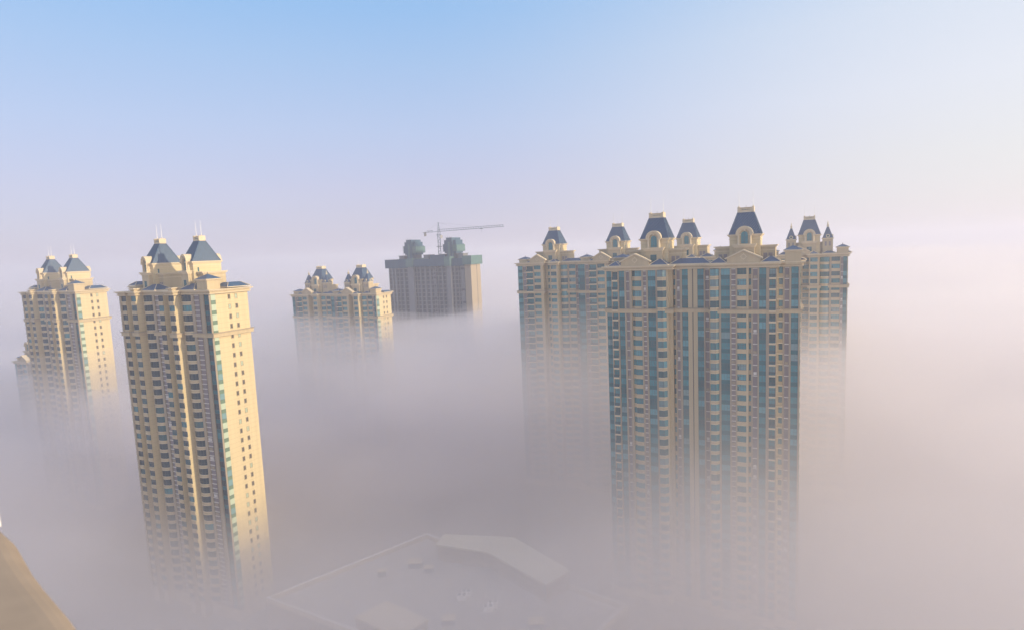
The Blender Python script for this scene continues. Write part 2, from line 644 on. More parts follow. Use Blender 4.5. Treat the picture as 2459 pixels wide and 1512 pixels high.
    for k in range(5):
        xx = cx - 0.9 + 0.45 * k
        c.tube((xx, cyy - cy_ + .15, zt + 0.78), (xx, cyy - cy_ + .19, zt + 0.78), 0.14, 0.14, 'frame_metal', 8)  # dark discs stand in for the shade in small round holes
    c.tube((cx, cyy, zt + 1.4), (cx, cyy, zt + 2.1), 0.06, 0.03, 'frame_metal')
    fin(c, 'crown_parapet', pv)
    for sx in (-1, 1):
        f = MB()
        f.tube((cx + sx * 1.9, cyy, zt + 1.6), (cx + sx * 1.9, cyy, zt + 1.95), 0.2, 0.1, 'trim_stone', 8)
        f.tube((cx + sx * 1.9, cyy, zt + 1.9), (cx + sx * 1.9, cyy, zt + 6.3), 0.075, 0.03, 'white_metal', 6)
        fin(f, 'finial', pv)
    # dormers front and back
    for sy in (-1, 1):
        d = MB()
        Y = lambda q: cyy + sy * q
        def bx(x0, x1, q0, q1, z0, z1, mn):
            ya, yb = sorted((Y(q0), Y(q1)))
            d.box(x0, x1, ya, yb, z0, z1, mn)
        zs = zb + 1.0 if sy < 0 else z2 - 2.6
        spring = z2 - 0.05
        for sx in (-1, 1):
            xx = cx + sx * 1.6
            bx(xx - 0.3, xx + 0.3, hw, hw + 0.8, zs, spring, 'trim_stone')
            d.tube((xx, Y(hw + 1.05), zs), (xx, Y(hw + 1.05), spring - 0.15), 0.25, 0.21, 'trim_stone', 8)
            d.tube((xx, Y(hw + 1.05), zs), (xx, Y(hw + 1.05), zs + 0.2), 0.34, 0.3, 'trim_stone', 8)
            bx(xx - 0.45, xx + 0.45, hw - 0.2, hw + 1.4, spring - 0.15, spring + 0.2, 'trim_stone')
        # recessed wall and arched glass
        bx(cx - 1.3, cx + 1.3, hw, hw + 0.55, zs, spring, 'cream_paint')
        bx(cx - 0.88, cx + 0.88, hw + 0.55, hw + 0.62, zs + 0.15, spring + 0.1, 'glass_teal')
        n = 16
        def arch(r0, r1, q0, q1, zc, mn):
            for i in range(n):
                a0, a1 = math.pi * i / n, math.pi * (i + 1) / n
                P = lambda r, a, q: (cx + r * math.cos(a), Y(q), zc + r * math.sin(a))
                d.face([P(r0, a0, q1), P(r1, a0, q1), P(r1, a1, q1), P(r0, a1, q1)], mn)
                d.face([P(r1, a0, q1), P(r1, a0, q0), P(r1, a1, q0), P(r1, a1, q1)], mn)
                d.face([P(r0, a0, q0), P(r0, a0, q1), P(r0, a1, q1), P(r0, a1, q0)], mn)
                d.face([P(r0, a0, q0), P(r1, a0, q0), P(r1, a1, q0), P(r0, a1, q0)][::-1], mn)
        arch(1.35, 1.9, -1.5 + hw, hw + 1.1, spring + 0.2, 'trim_stone')
        arch(1.9, 2.3, -1.5 + hw, hw + 1.4, spring + 0.2, 'trim_stone')
        d.face([(cx + 1.4 * math.cos(math.pi * i / n), Y(hw + 0.57), spring + 0.1 + 1.4 * math.sin(math.pi * i / n)) for i in range(n + 1)], 'cream_paint')
        d.face([(cx + 0.88 * math.cos(math.pi * i / n), Y(hw + 0.63), spring + 0.1 + 0.88 * math.sin(math.pi * i / n)) for i in range(n + 1)], 'glass_teal')
        bx(cx - 0.2, cx + 0.2, hw + 0.6, hw + 1.2, spring + 1.15, spring + 1.75, 'trim_stone')
        bx(cx - 0.04, cx + 0.04, hw + 0.62, hw + 0.68, zs + 0.15, spring + 0.95, 'frame_metal')
        for q in range(4):
            zz = zs + 0.6 + q * 0.7
            bx(cx - 0.88, cx + 0.88, hw + 0.62, hw + 0.67, zz, zz + 0.06, 'frame_metal')
        fin(d, 'dormer', pv)
    if turrets:
        for sx, sy in ((-1, -1), (1, -1)):
            t = MB()
            tx, ty = cx + sx * 6.9, cyy + sy * 3.2
            t.box(tx - 1.9, tx + 1.9, ty - 1.9, ty + 1.9, z + 0.1, z + 6.0, 'cream_paint')
            t.box(tx - 2.2, tx + 2.2, ty - 2.2, ty + 2.2, z + 6.0, z + 6.45, 'trim_stone')
            for k in (-0.75, 0.75):
                t.box(tx + k - 0.35, tx + k + 0.35, ty - 1.97, ty - 1.9, z + 3.2, z + 5.0, 'louvre')
            t.frus((tx - 1.95, tx + 1.95, ty - 1.95, ty + 1.95), z + 6.45, (tx - 0.3, tx + 0.3, ty - 0.3, ty + 0.3), z + 11.2, 'slate_tile')
            for (ax, ay) in ((0, -1), (1, 0)):
                p = (tx + ax * 1.0, ty + ay * 1.0, z + 7.25)
                q = (tx + ax * 2.0, ty + ay * 2.0, z + 7.25)
                t.tube(p, q, 0.75, 0.75, 'trim_stone', 12)
                q2 = (tx + ax * 2.04, ty + ay * 2.04, z + 7.25)
                t.tube(q, q2, 0.42, 0.42, 'glass_dark', 12)
            t.box(tx - 0.38, tx + 0.38, ty - 0.38, ty + 0.38, z + 11.0, z + 12.0, 'trim_stone')
            t.tube((tx, ty, z + 12.0), (tx, ty, z + 13.6), 0.3, 0.04, 'trim_stone', 8)
            t.build('turret', pv)
    return pv


def parapet_block(tower, x0, x1, y0, y1, z0, z1, roof=1.1):
    b = MB()
    b.box(x0, x1, y0, y1, z0, z1 - 0.6, 'cream_paint')
    b.frus((x0 - .05, x1 + .05, y0 - .05, y1 + .05), z1 - 0.6, (x0 - .4, x1 + .4, y0 - .4, y1 + .4), z1 - 0.2, 'trim_stone')
    b.box(x0 - 0.5, x1 + 0.5, y0 - 0.5, y1 + 0.5, z1 - 0.2, z1, 'trim_stone')
    o = b.build('parapet_block', tower)
    if roof:
        r = MB()
        mx, my = (x0 + x1) / 2, (y0 + y1) / 2
        k = min(x1 - x0, y1 - y0) / 2 - 0.1
        r.frus((x0 - 0.4, x1 + 0.4, y0 - 0.4, y1 + 0.4), z1, (x0 + k, x1 - k, y0 + k, y1 - k), z1 + roof, 'slate_tile')
        r.tube((mx, my, z1 + roof - .1), (mx, my, z1 + roof + 0.7), 0.12, 0.03, 'frame_metal')
        r.build('hip_roof', o)


def hip(tower, x0, x1, y0, y1, z, h, ins):
    b = MB()
    b.box(x0 - 0.15, x1 + 0.15, y0 - 0.15, y1 + 0.15, z, z + 0.22, 'trim_stone')
    b.frus((x0, x1, y0, y1), z + 0.22, (x0 + ins, x1 - ins, y0 + ins, y1 - ins), z + h, 'slate_tile')
    for sx, sy in ((0, 0), (1, 0), (0, 1), (1, 1)):
        X = (x0, x1)[sx]; Yy = (y0, y1)[sy]
        b.tube((X, Yy, z + 0.25), (X + (ins if sx == 0 else -ins), Yy + (ins if sy == 0 else -ins), z + h), 0.1, 0.1, 'trim_stone')
    b.build('roof', tower)


def pediment(tower, xc, w, y, z, blk=2.0, rise=2.2):
    b = MB()
    x0, x1 = xc - w / 2, xc + w / 2
    b.box(x0, x1, y, y + 1.6, z, z + blk, 'cream_paint')
    A, B, C = (x0, z + blk), (x1, z + blk), (xc, z + blk + rise)
    b.face([(A[0], y, A[1]), (B[0], y, B[1]), (C[0], y, C[1])], 'cream_paint')
    b.face([(B[0], y + 1.6, B[1]), (A[0], y + 1.6, A[1]), (C[0], y + 1.6, C[1])], 'cream_paint')
    for s, e in ((A, C), (C, B)):
        dx = 0.45 * (-1 if s is A else 0)
        p = (s[0] + (-0.5 if s is A else 0), s[1] + (-0.3 if s is A else 0))
        q = (e[0] + (0.5 if e is B else 0), e[1] + (-0.3 if e is B else 0))
        f0, f1 = y - 0.45, y + 1.9
        lo = [(p[0], f0, p[1]), (q[0], f0, q[1]), (q[0], f1, q[1]), (p[0], f1, p[1])]
        hi = [(v[0], v[1], v[2] + 0.38) for v in lo]
        b.face(lo[::-1], 'trim_stone'); b.face(hi, 'trim_stone')
        for i in range(4):
            j = (i + 1) % 4
            b.face([lo[i], lo[j], hi[j], hi[i]], 'trim_stone')
    n = 20
    zc = z + blk + 0.35
    for i in range(n):
        a0, a1 = 2 * math.pi * i / n, 2 * math.pi * (i + 1) / n
        P = lambda r, a, yy: (xc + r * math.cos(a), yy, zc + r * math.sin(a))
        b.face([P(.5, a0, y - .12), P(.5, a1, y - .12), P(.72, a1, y - .12), P(.72, a0, y - .12)][::-1], 'trim_stone')
        b.face([P(.72, a0, y - .12), P(.72, a0, y), P(.72, a1, y), P(.72, a1, y - .12)], 'trim_stone')
    for k in range(4):
        a = math.pi / 2 * k
        b.box(xc + .82 * math.cos(a) - .1, xc + .82 * math.cos(a) + .1, y - .12, y, zc + .82 * math.sin(a) - .1, zc + .82 * math.sin(a) + .1, 'trim_stone')
    b.build('pediment', tower)


# ------------------------------------------------------------------ tower body
def tower_body(tw, cols, depth, zt, nf, end_windows, belt_k=4, zbase=0.0, end_glass=2.2):
    """cols: (x0, x1, kind, y) from left to right along the front; builds wall, windows, balconies ..."""
    # outline: front line with its steps, then the back
    pts = []
    for x0, x1, k, d in cols:
        if not pts or pts[-1][1] != d:
            pts.append((x0, d))
        if pts[-1] != (x1, d) and len(pts) > 1 and pts[-1][1] == d and pts[-2][1] == d:
            pts[-1] = (x1, d)
        else:
            pts.append((x1, d))
    clean = [pts[0]]
    for p in pts[1:]:
        if p != clean[-1]:
            clean.append(p)
    pts = clean
    xl, xr = cols[0][0], cols[-1][1]
    poly = pts + [(xr, depth), (xl, depth)]
    # trim bands bridge notches too narrow for them
    bc = [list(q) for q in cols]
    runs = []
    for q in bc:
        if runs and runs[-1][2] == q[3]:
            runs[-1][1] = q[1]
        else:
            runs.append([q[0], q[1], q[3]])
    for i in range(1, len(runs) - 1):
        if runs[i][1] - runs[i][0] < 2.2 and runs[i][2] > max(runs[i - 1][2], runs[i + 1][2]) - 1e-6:
            runs[i][2] = max(runs[i - 1][2], runs[i + 1][2])
        elif runs[i][1] - runs[i][0] < 2.2:
            runs[i][2] = runs[i - 1][2]
    bp = []
    for x0, x1, d in runs:
        if bp and bp[-1][1] == d:
            bp[-1] = (x1, d)
        else:
            bp += [(x0, d), (x1, d)]
    band = bp + [(xr, depth), (xl, depth)]
    w = MB()
    w.prism(poly, zbase, zt, 'grooved_wall')
    zf = zt - nf * FH
    wins, bals, bays = [], [], []
    belt_z = zt - belt_k * FH
    for x0, x1, k, d in cols:
        ww = x1 - x0
        if k == 'pil':
            w.box(x0, x1, d - 0.5, d, zf, zt, 'pier_paint')
        elif k == 'wall':
            w.box(x0, x1, d - 0.25, d, zf, zt, 'cream_paint')
        elif k in ('win', 'nar', 'deep'):
            for f in range(nf):
                z = zf + f * FH
                if k != 'deep':
                    w.box(x0, x1, d - 0.3, d, z, z + 1.1, 'cream_paint')
                    w.box(x0, x1, d - 0.38, d, z + 1.1, z + 1.2, 'trim_stone')
                else:
                    w.box(x0, x1, d - 0.9, d, z, z + 0.3, 'trim_stone')
                h = FH - 1.2
                wx0, wx1 = (x0 + ww * 0.3, x1 - 0.1) if k == 'deep' else (x0, x1)
                wins.append((t_window(wx1 - wx0, h, glass_pick(), 1 if ww < 1.3 else 3), (wx0, d, z + 1.2)))
        elif k == 'balc':
            for f in range(nf):
                z = zf + f * FH
                bals.append((t_balcony(ww), (x0, d, z + 0.15)))
                wins.append((t_window(ww, FH - 0.8, glass_pick(), 2), (x0, d, z + 0.5)))
        elif k in ('bay', 'kink'):
            for f in range(nf):
                z = zf + f * FH
                bals.append((t_bay_parapet(ww, k), (x0, d, z + 0.3)))
                wins.append((t_bay_window(ww, k, glass_pick()), (x0, d, z + 0.96)))
        elif k == 'glass':
            glazed_strip(ww, zt, nf, 0).build('glazed_bay', tw, (x0, d, 0))
        elif k in ('ac', 'ac2'):
            louvre(ww, zt, nf, k == 'ac2').build('louvre_screen', tw, (x0, d, 0))
    # end wall facing the sun: grooved wall with pairs of small windows
    for f in range(nf):
        z = zf + f * FH
        for yy in end_windows:
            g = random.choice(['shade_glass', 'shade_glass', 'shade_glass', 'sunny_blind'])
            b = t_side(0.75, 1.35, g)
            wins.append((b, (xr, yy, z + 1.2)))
    w.build('wall', tw)
    if end_glass:
        y0 = cols[-1][3]
        g = MB()
        for f in range(nf):
            z = zf + f * FH
            g.box(0, 0.12, 0, end_glass, z, z + 1.15, 'green_panel')
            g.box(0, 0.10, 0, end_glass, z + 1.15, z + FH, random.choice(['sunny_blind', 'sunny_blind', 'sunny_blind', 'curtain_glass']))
            g.box(0.1, 0.16, 0, end_glass, z + 1.12, z + 1.2, 'frame_metal')
        g.build('glazed_bay', tw, (xr, y0, 0))
    repeat_part(tw, 'window', wins)
    repeat_part(tw, 'balcony', bals)
    # belt course and cornice
    sc = MB()
    sc.prism(offset(band, 0.62), belt_z - 0.75, belt_z + 0.35, 'cream_paint')
    sc.prism(offset(band, 0.85), belt_z + 0.35, belt_z + 0.58, 'pier_paint')
    sc.build('string_course', tw)
    co = MB()
    co.prism(offset(band, 0.55), zt, zt + 0.85, 'cream_paint')
    co.prism(offset(band, 0.8), zt + 0.15, zt + 0.38, 'trim_stone')
    co.prism(offset(band, 0.95), zt + 0.85, zt + 1.15, 'trim_stone')
    co.prism(offset(band, 1.3), zt + 1.15, zt + 1.4, 'trim_stone')
    co.build('cornice', tw)
    return poly


_ts = {}


def t_side(w, h, g):
    """small window on the end wall (faces +x)"""
    key = (w, h, g)
    if key in _ts:
        return _ts[key]
    b = MB()
    b.box(0.0, 0.03, 0.05, w - 0.05, 0.05, h - 0.05, g)
    b.box(0.0, 0.1, -0.1, w + 0.1, -0.14, 0.0, 'pier_paint')
    b.box(0.0, 0.08, -0.1, w + 0.1, h, h + 0.1, 'pier_paint')
    b.box(0.0, 0.08, -0.1, 0.0, 0, h, 'pier_paint')
    b.box(0.0, 0.08, w, w + 0.1, 0, h, 'pier_paint')
    b.box(0.0, 0.06, w / 2 - 0.03, w / 2 + 0.03, 0.05, h - 0.05, 'frame_metal')
    _ts[key] = b
    return b


ANG = R(-26.1)


def corner_to_base(X, Y, L):
    """the tower's empty stands under the left front corner"""
    return (X, Y, 0)


# --- near right tower ------------------------------------------------------
def near_right_tower():
    t = thing('apartment_tower', 'near right tower with two big blue mansard roofs and two gabled pediments', 'tower',
              (30, 181, 0), ANG, 'cream apartment towers rising out of the fog')
    c = [(-0.6, 1.15, 'glass', .6), (1.15, 1.5, 'pil', 0), (1.5, 3.1, 'balc', 0), (3.1, 3.5, 'pil', 0), (3.5, 5.2, 'glass', 0), (5.2, 5.7, 'pil', 0),
         (5.7, 6.7, 'ac', 0), (6.7, 7.4, 'pil', 0), (7.4, 8.3, 'nar', 0.6), (8.3, 10.4, 'win', 0), (10.4, 10.9, 'pil', 0), (10.9, 11.8, 'ac2', 0),
         (11.8, 12.3, 'pil', 0), (12.3, 14.6, 'glass', 0), (14.6, 15.3, 'pil', 0), (15.3, 17.7, 'kink', 0), (17.7, 18.1, 'wall', 0),
         (18.1, 19.1, 'wall', 2.5), (19.1, 19.9, 'nar', 3.6), (19.9, 20.3, 'pil', 2.5), (20.3, 21.2, 'ac', 2.5), (21.2, 21.8, 'pil', 2.5),
         (21.8, 23.5, 'glass', 2.5), (23.5, 24.75, 'wall', 2.5), (24.75, 26.2, 'wall', 2.5), (26.2, 28.0, 'glass', 2.5), (28.0, 28.4, 'pil', 2.5),
         (28.4, 29.5, 'ac', 2.5), (29.5, 30.2, 'wall', 2.5), (30.2, 32.5, 'kink', 0), (32.5, 33.0, 'pil', 0), (33.0, 35.4, 'glass', 0),
         (35.4, 35.8, 'pil', 0), (35.8, 36.9, 'ac2', 0), (36.9, 37.3, 'pil', 0), (37.3, 39.7, 'win', 0), (39.7, 40.3, 'wall', 0), (40.3, 41.0, 'nar', .6),
         (41.0, 41.4, 'pil', 0), (41.4, 42.6, 'ac', 0), (42.6, 43.0, 'pil', 0), (43.0, 44.8, 'glass', 0), (44.8, 45.6, 'pil', 0), (45.6, 47.2, 'balc', 0),
         (47.2, 47.5, 'pil', 0), (47.5, 49.0, 'deep', 1.5), (49.0, 49.4, 'pil', 1.5), (49.4, 50.5, 'ac', 1.5), (50.5, 51.0, 'pil', 1.5),
         (51.0, 52.8, 'glass', 1.5), (52.8, 53.2, 'pil', 1.5)]
    zt = 104.9
    tower_body(t, c, 14, zt, 34, (5.5, 8.5), end_glass=1.6)
    p = MB()
    p.tube((24.85, 2.2, 2), (24.85, 2.2, zt), 0.13, 0.13, 'pipe', 8)
    p.build('downpipe', t)
    zc = zt + 1.4
    pediment(t, 8.6, 8.4, -0.9, zc - 0.3, 1.7, 2.0)
    pediment(t, 39.0, 8.7, -0.9, zc - 0.3, 1.7, 2.0)
    hip(t, 0.4, 4.2, -1.0, 6.0, zc, 1.5, 1.8)
    hip(t, 12.9, 18.3, -0.9, 6.0, zc, 1.8, 2.3)
    hip(t, 18.4, 30.0, 1.75, 7.0, zc, 1.7, 2.4)
    hip(t, 30.1, 34.6, -0.9, 6.0, zc, 1.8, 2.2)
    hip(t, 43.5, 48.4, -0.9, 6.0, zc, 1.6, 2.0)
    hip(t, 50.5, 54.6, 5.4, 13.5, zc + 0.02, 0.9, 1.6)
    parapet_block(t, 49.4, 53.4, 0.3, 5.0, zc - 0.8, zc + 3.2, 1.1)
    parapet_block(t, 0.2, 4.6, 6.2, 12, zc, zc + 2.6, 0.9)
    pavilion(t, 13.6, 8.2, zc + 0.1, turrets=False)
    pavilion(t, 39.0, 8.2, zc + 0.1, turrets=False)
    return t


UP = 30.4


def unit_c(x):
    """one 31 m unit of the farther towers: projecting block, slot, step back, curved bay, glazing"""
    q = [(0, 2.5, 'glass', 0), (2.5, 2.8, 'pil', 0), (2.8, 4.3, 'ac', 0), (4.3, 4.6, 'pil', 0), (4.6, 7.8, 'balc', 0), (7.8, 8.3, 'pil', 0),
         (8.3, 11.5, 'win', 0), (11.5, 12.8, 'wall', 0), (12.8, 16.2, 'deep', 3.2), (16.2, 16.6, 'wall', 0), (16.6, 19.3, 'win', 0), (19.3, 19.8, 'wall', 0),
         (19.8, 20.3, 'wall', 2.6), (20.3, 23.8, 'bay', 2.6), (23.8, 24.5, 'pil', 2.6), (24.5, 27.6, 'win', 2.6), (27.6, 27.9, 'pil', 2.6),
         (27.9, 28.8, 'ac', 2.6), (28.8, 30.0, 'glass', 2.6), (30.0, 30.4, 'wall', 2.6)]
    return [(a + x, b + x, k, d) for a, b, k, d in q]


def far_tower(label, X, Y, units, zt, nf, turrets, pav=15.2, zbase=0.0, rz=ANG):
    t = thing('apartment_tower', label, 'tower', (X, Y, zbase), rz, 'cream apartment towers rising out of the fog')
    z = zt - zbase
    c = []
    for u in range(units):
        c += unit_c(UP * u)
    L = UP * units
    # the last unit ends with a wide glazed corner
    a, b, k, d = c[-1]
    c[-2] = (c[-2][0], L - 0.25, 'glass', 2.6)
    c[-1] = (L - 0.25, L, 'pil', 2.6)
    tower_body(t, c, 15.5, z, nf, (8.5, 11.2))
    zc = z + 1.4
    for u in range(units):
        x = UP * u
        parapet_block(t, x + 0.3, x + 4.4, 1.0, 6.5, zc - 0.2, zc + 1.8, 1.0)
        hip(t, x + 4.6, x + 8.4, -0.6, 6, zc, 1.3, 1.7)
        hip(t, x + 16.0, x + 19.6, -0.6, 6, zc, 1.3, 1.6)
        if u < units - 1:
            hip(t, x + 21.0, x + 31.0, 2.0, 8, zc, 1.4, 2.2)
        else:
            hip(t, x + 21.0, x + 26.2, 1.8, 7, zc, 1.4, 2.2)
            parapet_block(t, x + 26.6, x + 30.6, 2.2, 7.0, zc - 0.2, zc + 2.6, 1.1)
            hip(t, x + 27.0, x + 32.2, 7.6, 15.6, zc + 0.02, 1.0, 1.7)
        pediment(t, x + 10.2 + (2.2 if turrets else 0), 7.5, -0.9, zc, 1.2, 2.2)
        pavilion(t, x + pav, 8.6, zc, dh=8.0, turrets=turrets)
    return t


def unit_a(x):
    q = [(0, 2.1, 'win', 0), (2.1, 4.9, 'deep', 3.0), (4.9, 7.2, 'win', 0),
         (7.2, 7.5, 'wall', 2.5), (7.5, 12.1, 'bay', 2.5), (12.1, 13.2, 'pil', 2.5), (13.2, 15.3, 'ac2', 2.5), (15.3, 16.1, 'nar', 2.9), (16.1, 16.5, 'pil', 2.5)]
    return [(a + x, b + x, k, d) for a, b, k, d in q]


def slim_tower(label, X, Y, zt, nf, rz=ANG):
    """left hand type: two narrow units with curved bays, plain end wall with paired windows"""
    t = thing('apartment_tower', label, 'tower', (X, Y, 0), rz, 'cream apartment towers rising out of the fog')
    u1 = unit_a(0.7)
    c = [(0, 0.7, 'pil', 0)] + u1 + [(17.2, 19.2, 'ac', 2.5)] + unit_a(19.2) + \
        [(35.7, 36.9, 'pil', 2.5), (36.9, 39.2, 'glass', 2.5), (39.2, 39.45, 'pil', 2.5)]
    c = [(a, b, k, d) for a, b, k, d in c]
    tower_body(t, c, 15.6, zt, nf, (8.4, 10.9), end_glass=1.55)
    zc = zt + 1.4
    # roofs and blocks
    for x in (0.7, 19.2):
        parapet_block(t, x + 5.2, x + 7.0, -0.2, 4.0, zc - 0.3, zc + 0.9, 0)
        hip(t, x + 7.6, x + 14.5, 1.6, 7.5, zc, 1.9, 2.4)
    hip(t, -1.0, 2.5, 3.6, 9.0, zc + 1.6, 1.3, 1.6)
    parapet_block(t, 0.3, 3.6, 3.0, 8.0, zc - 0.3, zc + 1.5, 0)
    parapet_block(t, 34.0, 38.6, 2.4, 6.8, zc - 1.0, zc + 3.2, 1.4)
    hip(t, 35.0, 41.2, 7.2, 15.4, zc + 0.3, 1.5, 1.9)
    for x in (8.6, 27.8):
        pavilion(t, x, 9.3, zc, dh=8.4, kx=0.62, cy_=1.05)
    return t


TOPZ = 104.0
DEEP_GLASS = True
slim_tower('near left slim tower, its narrow end wall bright yellow in the sun', -125.5, 189, 103.3, 33)
slim_tower('far left slim tower', -232.2, 280, 101.6, 33)
DEEP_GLASS = False
near_right_tower()
far_tower('long three roofed tower half sunk in fog behind the near right tower', 3.7, 276, 3, 105.3, 34, False, pav=15.5)
far_tower('farther tower with corner turrets partly hidden behind the near right tower', 137.6 - 0.898 * 30.4, 239.4 + 0.44 * 30.4, 1, 104.5, 33, True, pav=16.2)
far_tower('distant turreted tower left of the netted block', -131, 352, 2, 91.0, 29, True, pav=16)
far_tower('faint low tower almost drowned in fog at the left edge', -276, 322, 1, 62.5, 20, False, pav=8.2)


# ------------------------------------------------------------------ unfinished tower and crane
def unfinished_tower():
    t = thing('unfinished_tower', 'unfinished concrete tower block wrapped in green blue netting at its top', 'tower', (-91.8, 446, 0), ANG)
    L, D, zt = 71.5, 13.0, 106.0
    nf = 35
    fr = MB()
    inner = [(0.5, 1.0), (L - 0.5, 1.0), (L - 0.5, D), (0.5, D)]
    fr.prism(inner, 0, zt, 'concrete_dark')  # dark solid core, its colour stands in for shade inside the open floors
    for f in range(nf + 1):
        z = zt - f * FH
        fr.box(0.3, L - 5.0, -0.2, 0.99, z - 0.28, z + 0.25, 'concrete')
    rnd = random.Random(3)
    x = 0.3
    blocks = [(19.5, 24.3), (53.0, 56.5)]
    while x < L - 6:
        wdt = rnd.choice([0.35, 0.5, 0.9, 1.3])
        fr.box(x, x + wdt, -0.3, 0.985, 0, zt - 0.1, 'concrete')
        # brick infill in some bays
        nx = x + wdt + rnd.choice([1.6, 2.1, 2.6, 3.0])
        if rnd.random() < 0.3:
            for f in range(nf):
                z = zt - (f + 1) * FH
                fr.box(x + wdt, nx, 0.2, 0.98, z + 0.25, z + (2.72 if rnd.random() < 0.4 else 1.2), 'concrete')
        x = nx
    for a, b in blocks:
        fr.box(a, b, -2.6, -0.31, 0, zt, 'concrete')
    fr.box(L - 4.6, L + 0.4, -0.6, D + 0.1, 0, zt + 0.1, 'pier_paint')
    fr.box(L + 0.4, L + 0.5, 7.5, 7.9, 0, zt, 'concrete_dark')
    fr.build('concrete_frame', t)
    nt = MB()
    rects = [(-1.9, 20, -1.5, 14.5, 103.6, 110.0), (19.8, 52, -2.9, 14.2, 104.2, 109.6), (51.8, L - 5.5, -1.6, 14.4, 103.9, 109.3)]
    for r in rects:
        nt.box(*r, 'netting')
    nt.box(18.9, 24.9, -4.0, 13.9, 104.4, 110.4, 'netting_pale')
    nt.box(52.4, 57.1, -4.2, 13.8, 104.1, 110.7, 'netting_pale')
    nt.box(L - 5.6, L + 1.5, -1.8, D + 1.7, 104.6, 110.9, 'netting_pale')
    nt.box(37.5, 50, 1, 13.7, 109.0, 112.2, 'netting')
    rr = random.Random(5)
    for k in range(44):
        xx = -1.7 + k * 1.66
        nt.tube((xx, -3.0 if 18 < xx < 52 else -1.75, 103.2), (xx, -3.0 if 18 < xx < 52 else -1.75, 110.0 + 1.1 * rr.random()), 0.05, 0.05, 'frame_metal', 4)
    nt.build('safety_netting', t)
    # roof dormer stubs of bare concrete
    for a in (9, 31, 45, 60):
        st = MB()
        st.box(a, a + 4.5, 2, 9, 109.2, 112.3, 'concrete')
        st.box(a - 0.4, a + 4.9, 1.6, 9.4, 112.3, 112.7, 'concrete')
        st.build('roof_structure', t)
    for cx in (19.6, 54.4):
        b = MB()
        b.box(cx - 5.7, cx + 5.5, 1.2, 12.2, 114.2, 119.6, 'netting')
        b.box(cx - 4.9, cx + 4.7, 1.9, 11.4, 113.0, 122.4, 'netting')
        b.box(cx - 2.3, cx + 2.3, 0.5, 12.6, 110.6, 124.1, 'netting')
        b.box(cx + 2.5, cx + 5.9, 0.9, 12.7, 114.4, 119.0, 'netting_pale')
        b.box(cx - 0.9, cx + 0.4, 0.0, 0.5, 111, 121.0, 'netting_pale')
        b.box(cx - 3.6, cx + 3.6, 2.4, 11.0, 108.5, 114.2, 'concrete_dark')
        for k in range(8):
            xx = cx - 5.6 + k * 1.6
            top = 124.9 if abs(xx - cx) < 2.4 else 123.1 if abs(xx - cx) < 4.8 else 120.2
            b.tube((xx, 0.3, 109.4), (xx, 0.3, top + 0.5 * rr.random()), 0.06, 0.06, 'frame_metal', 4)
        for zz in (112.5, 114.5, 116.5, 118.5):
            b.tube((cx - 5.8, 0.28, zz), (cx + 5.8, 0.28, zz), 0.05, 0.05, 'frame_metal', 4)
        b.build('scaffolded_core', t)


unfinished_tower()


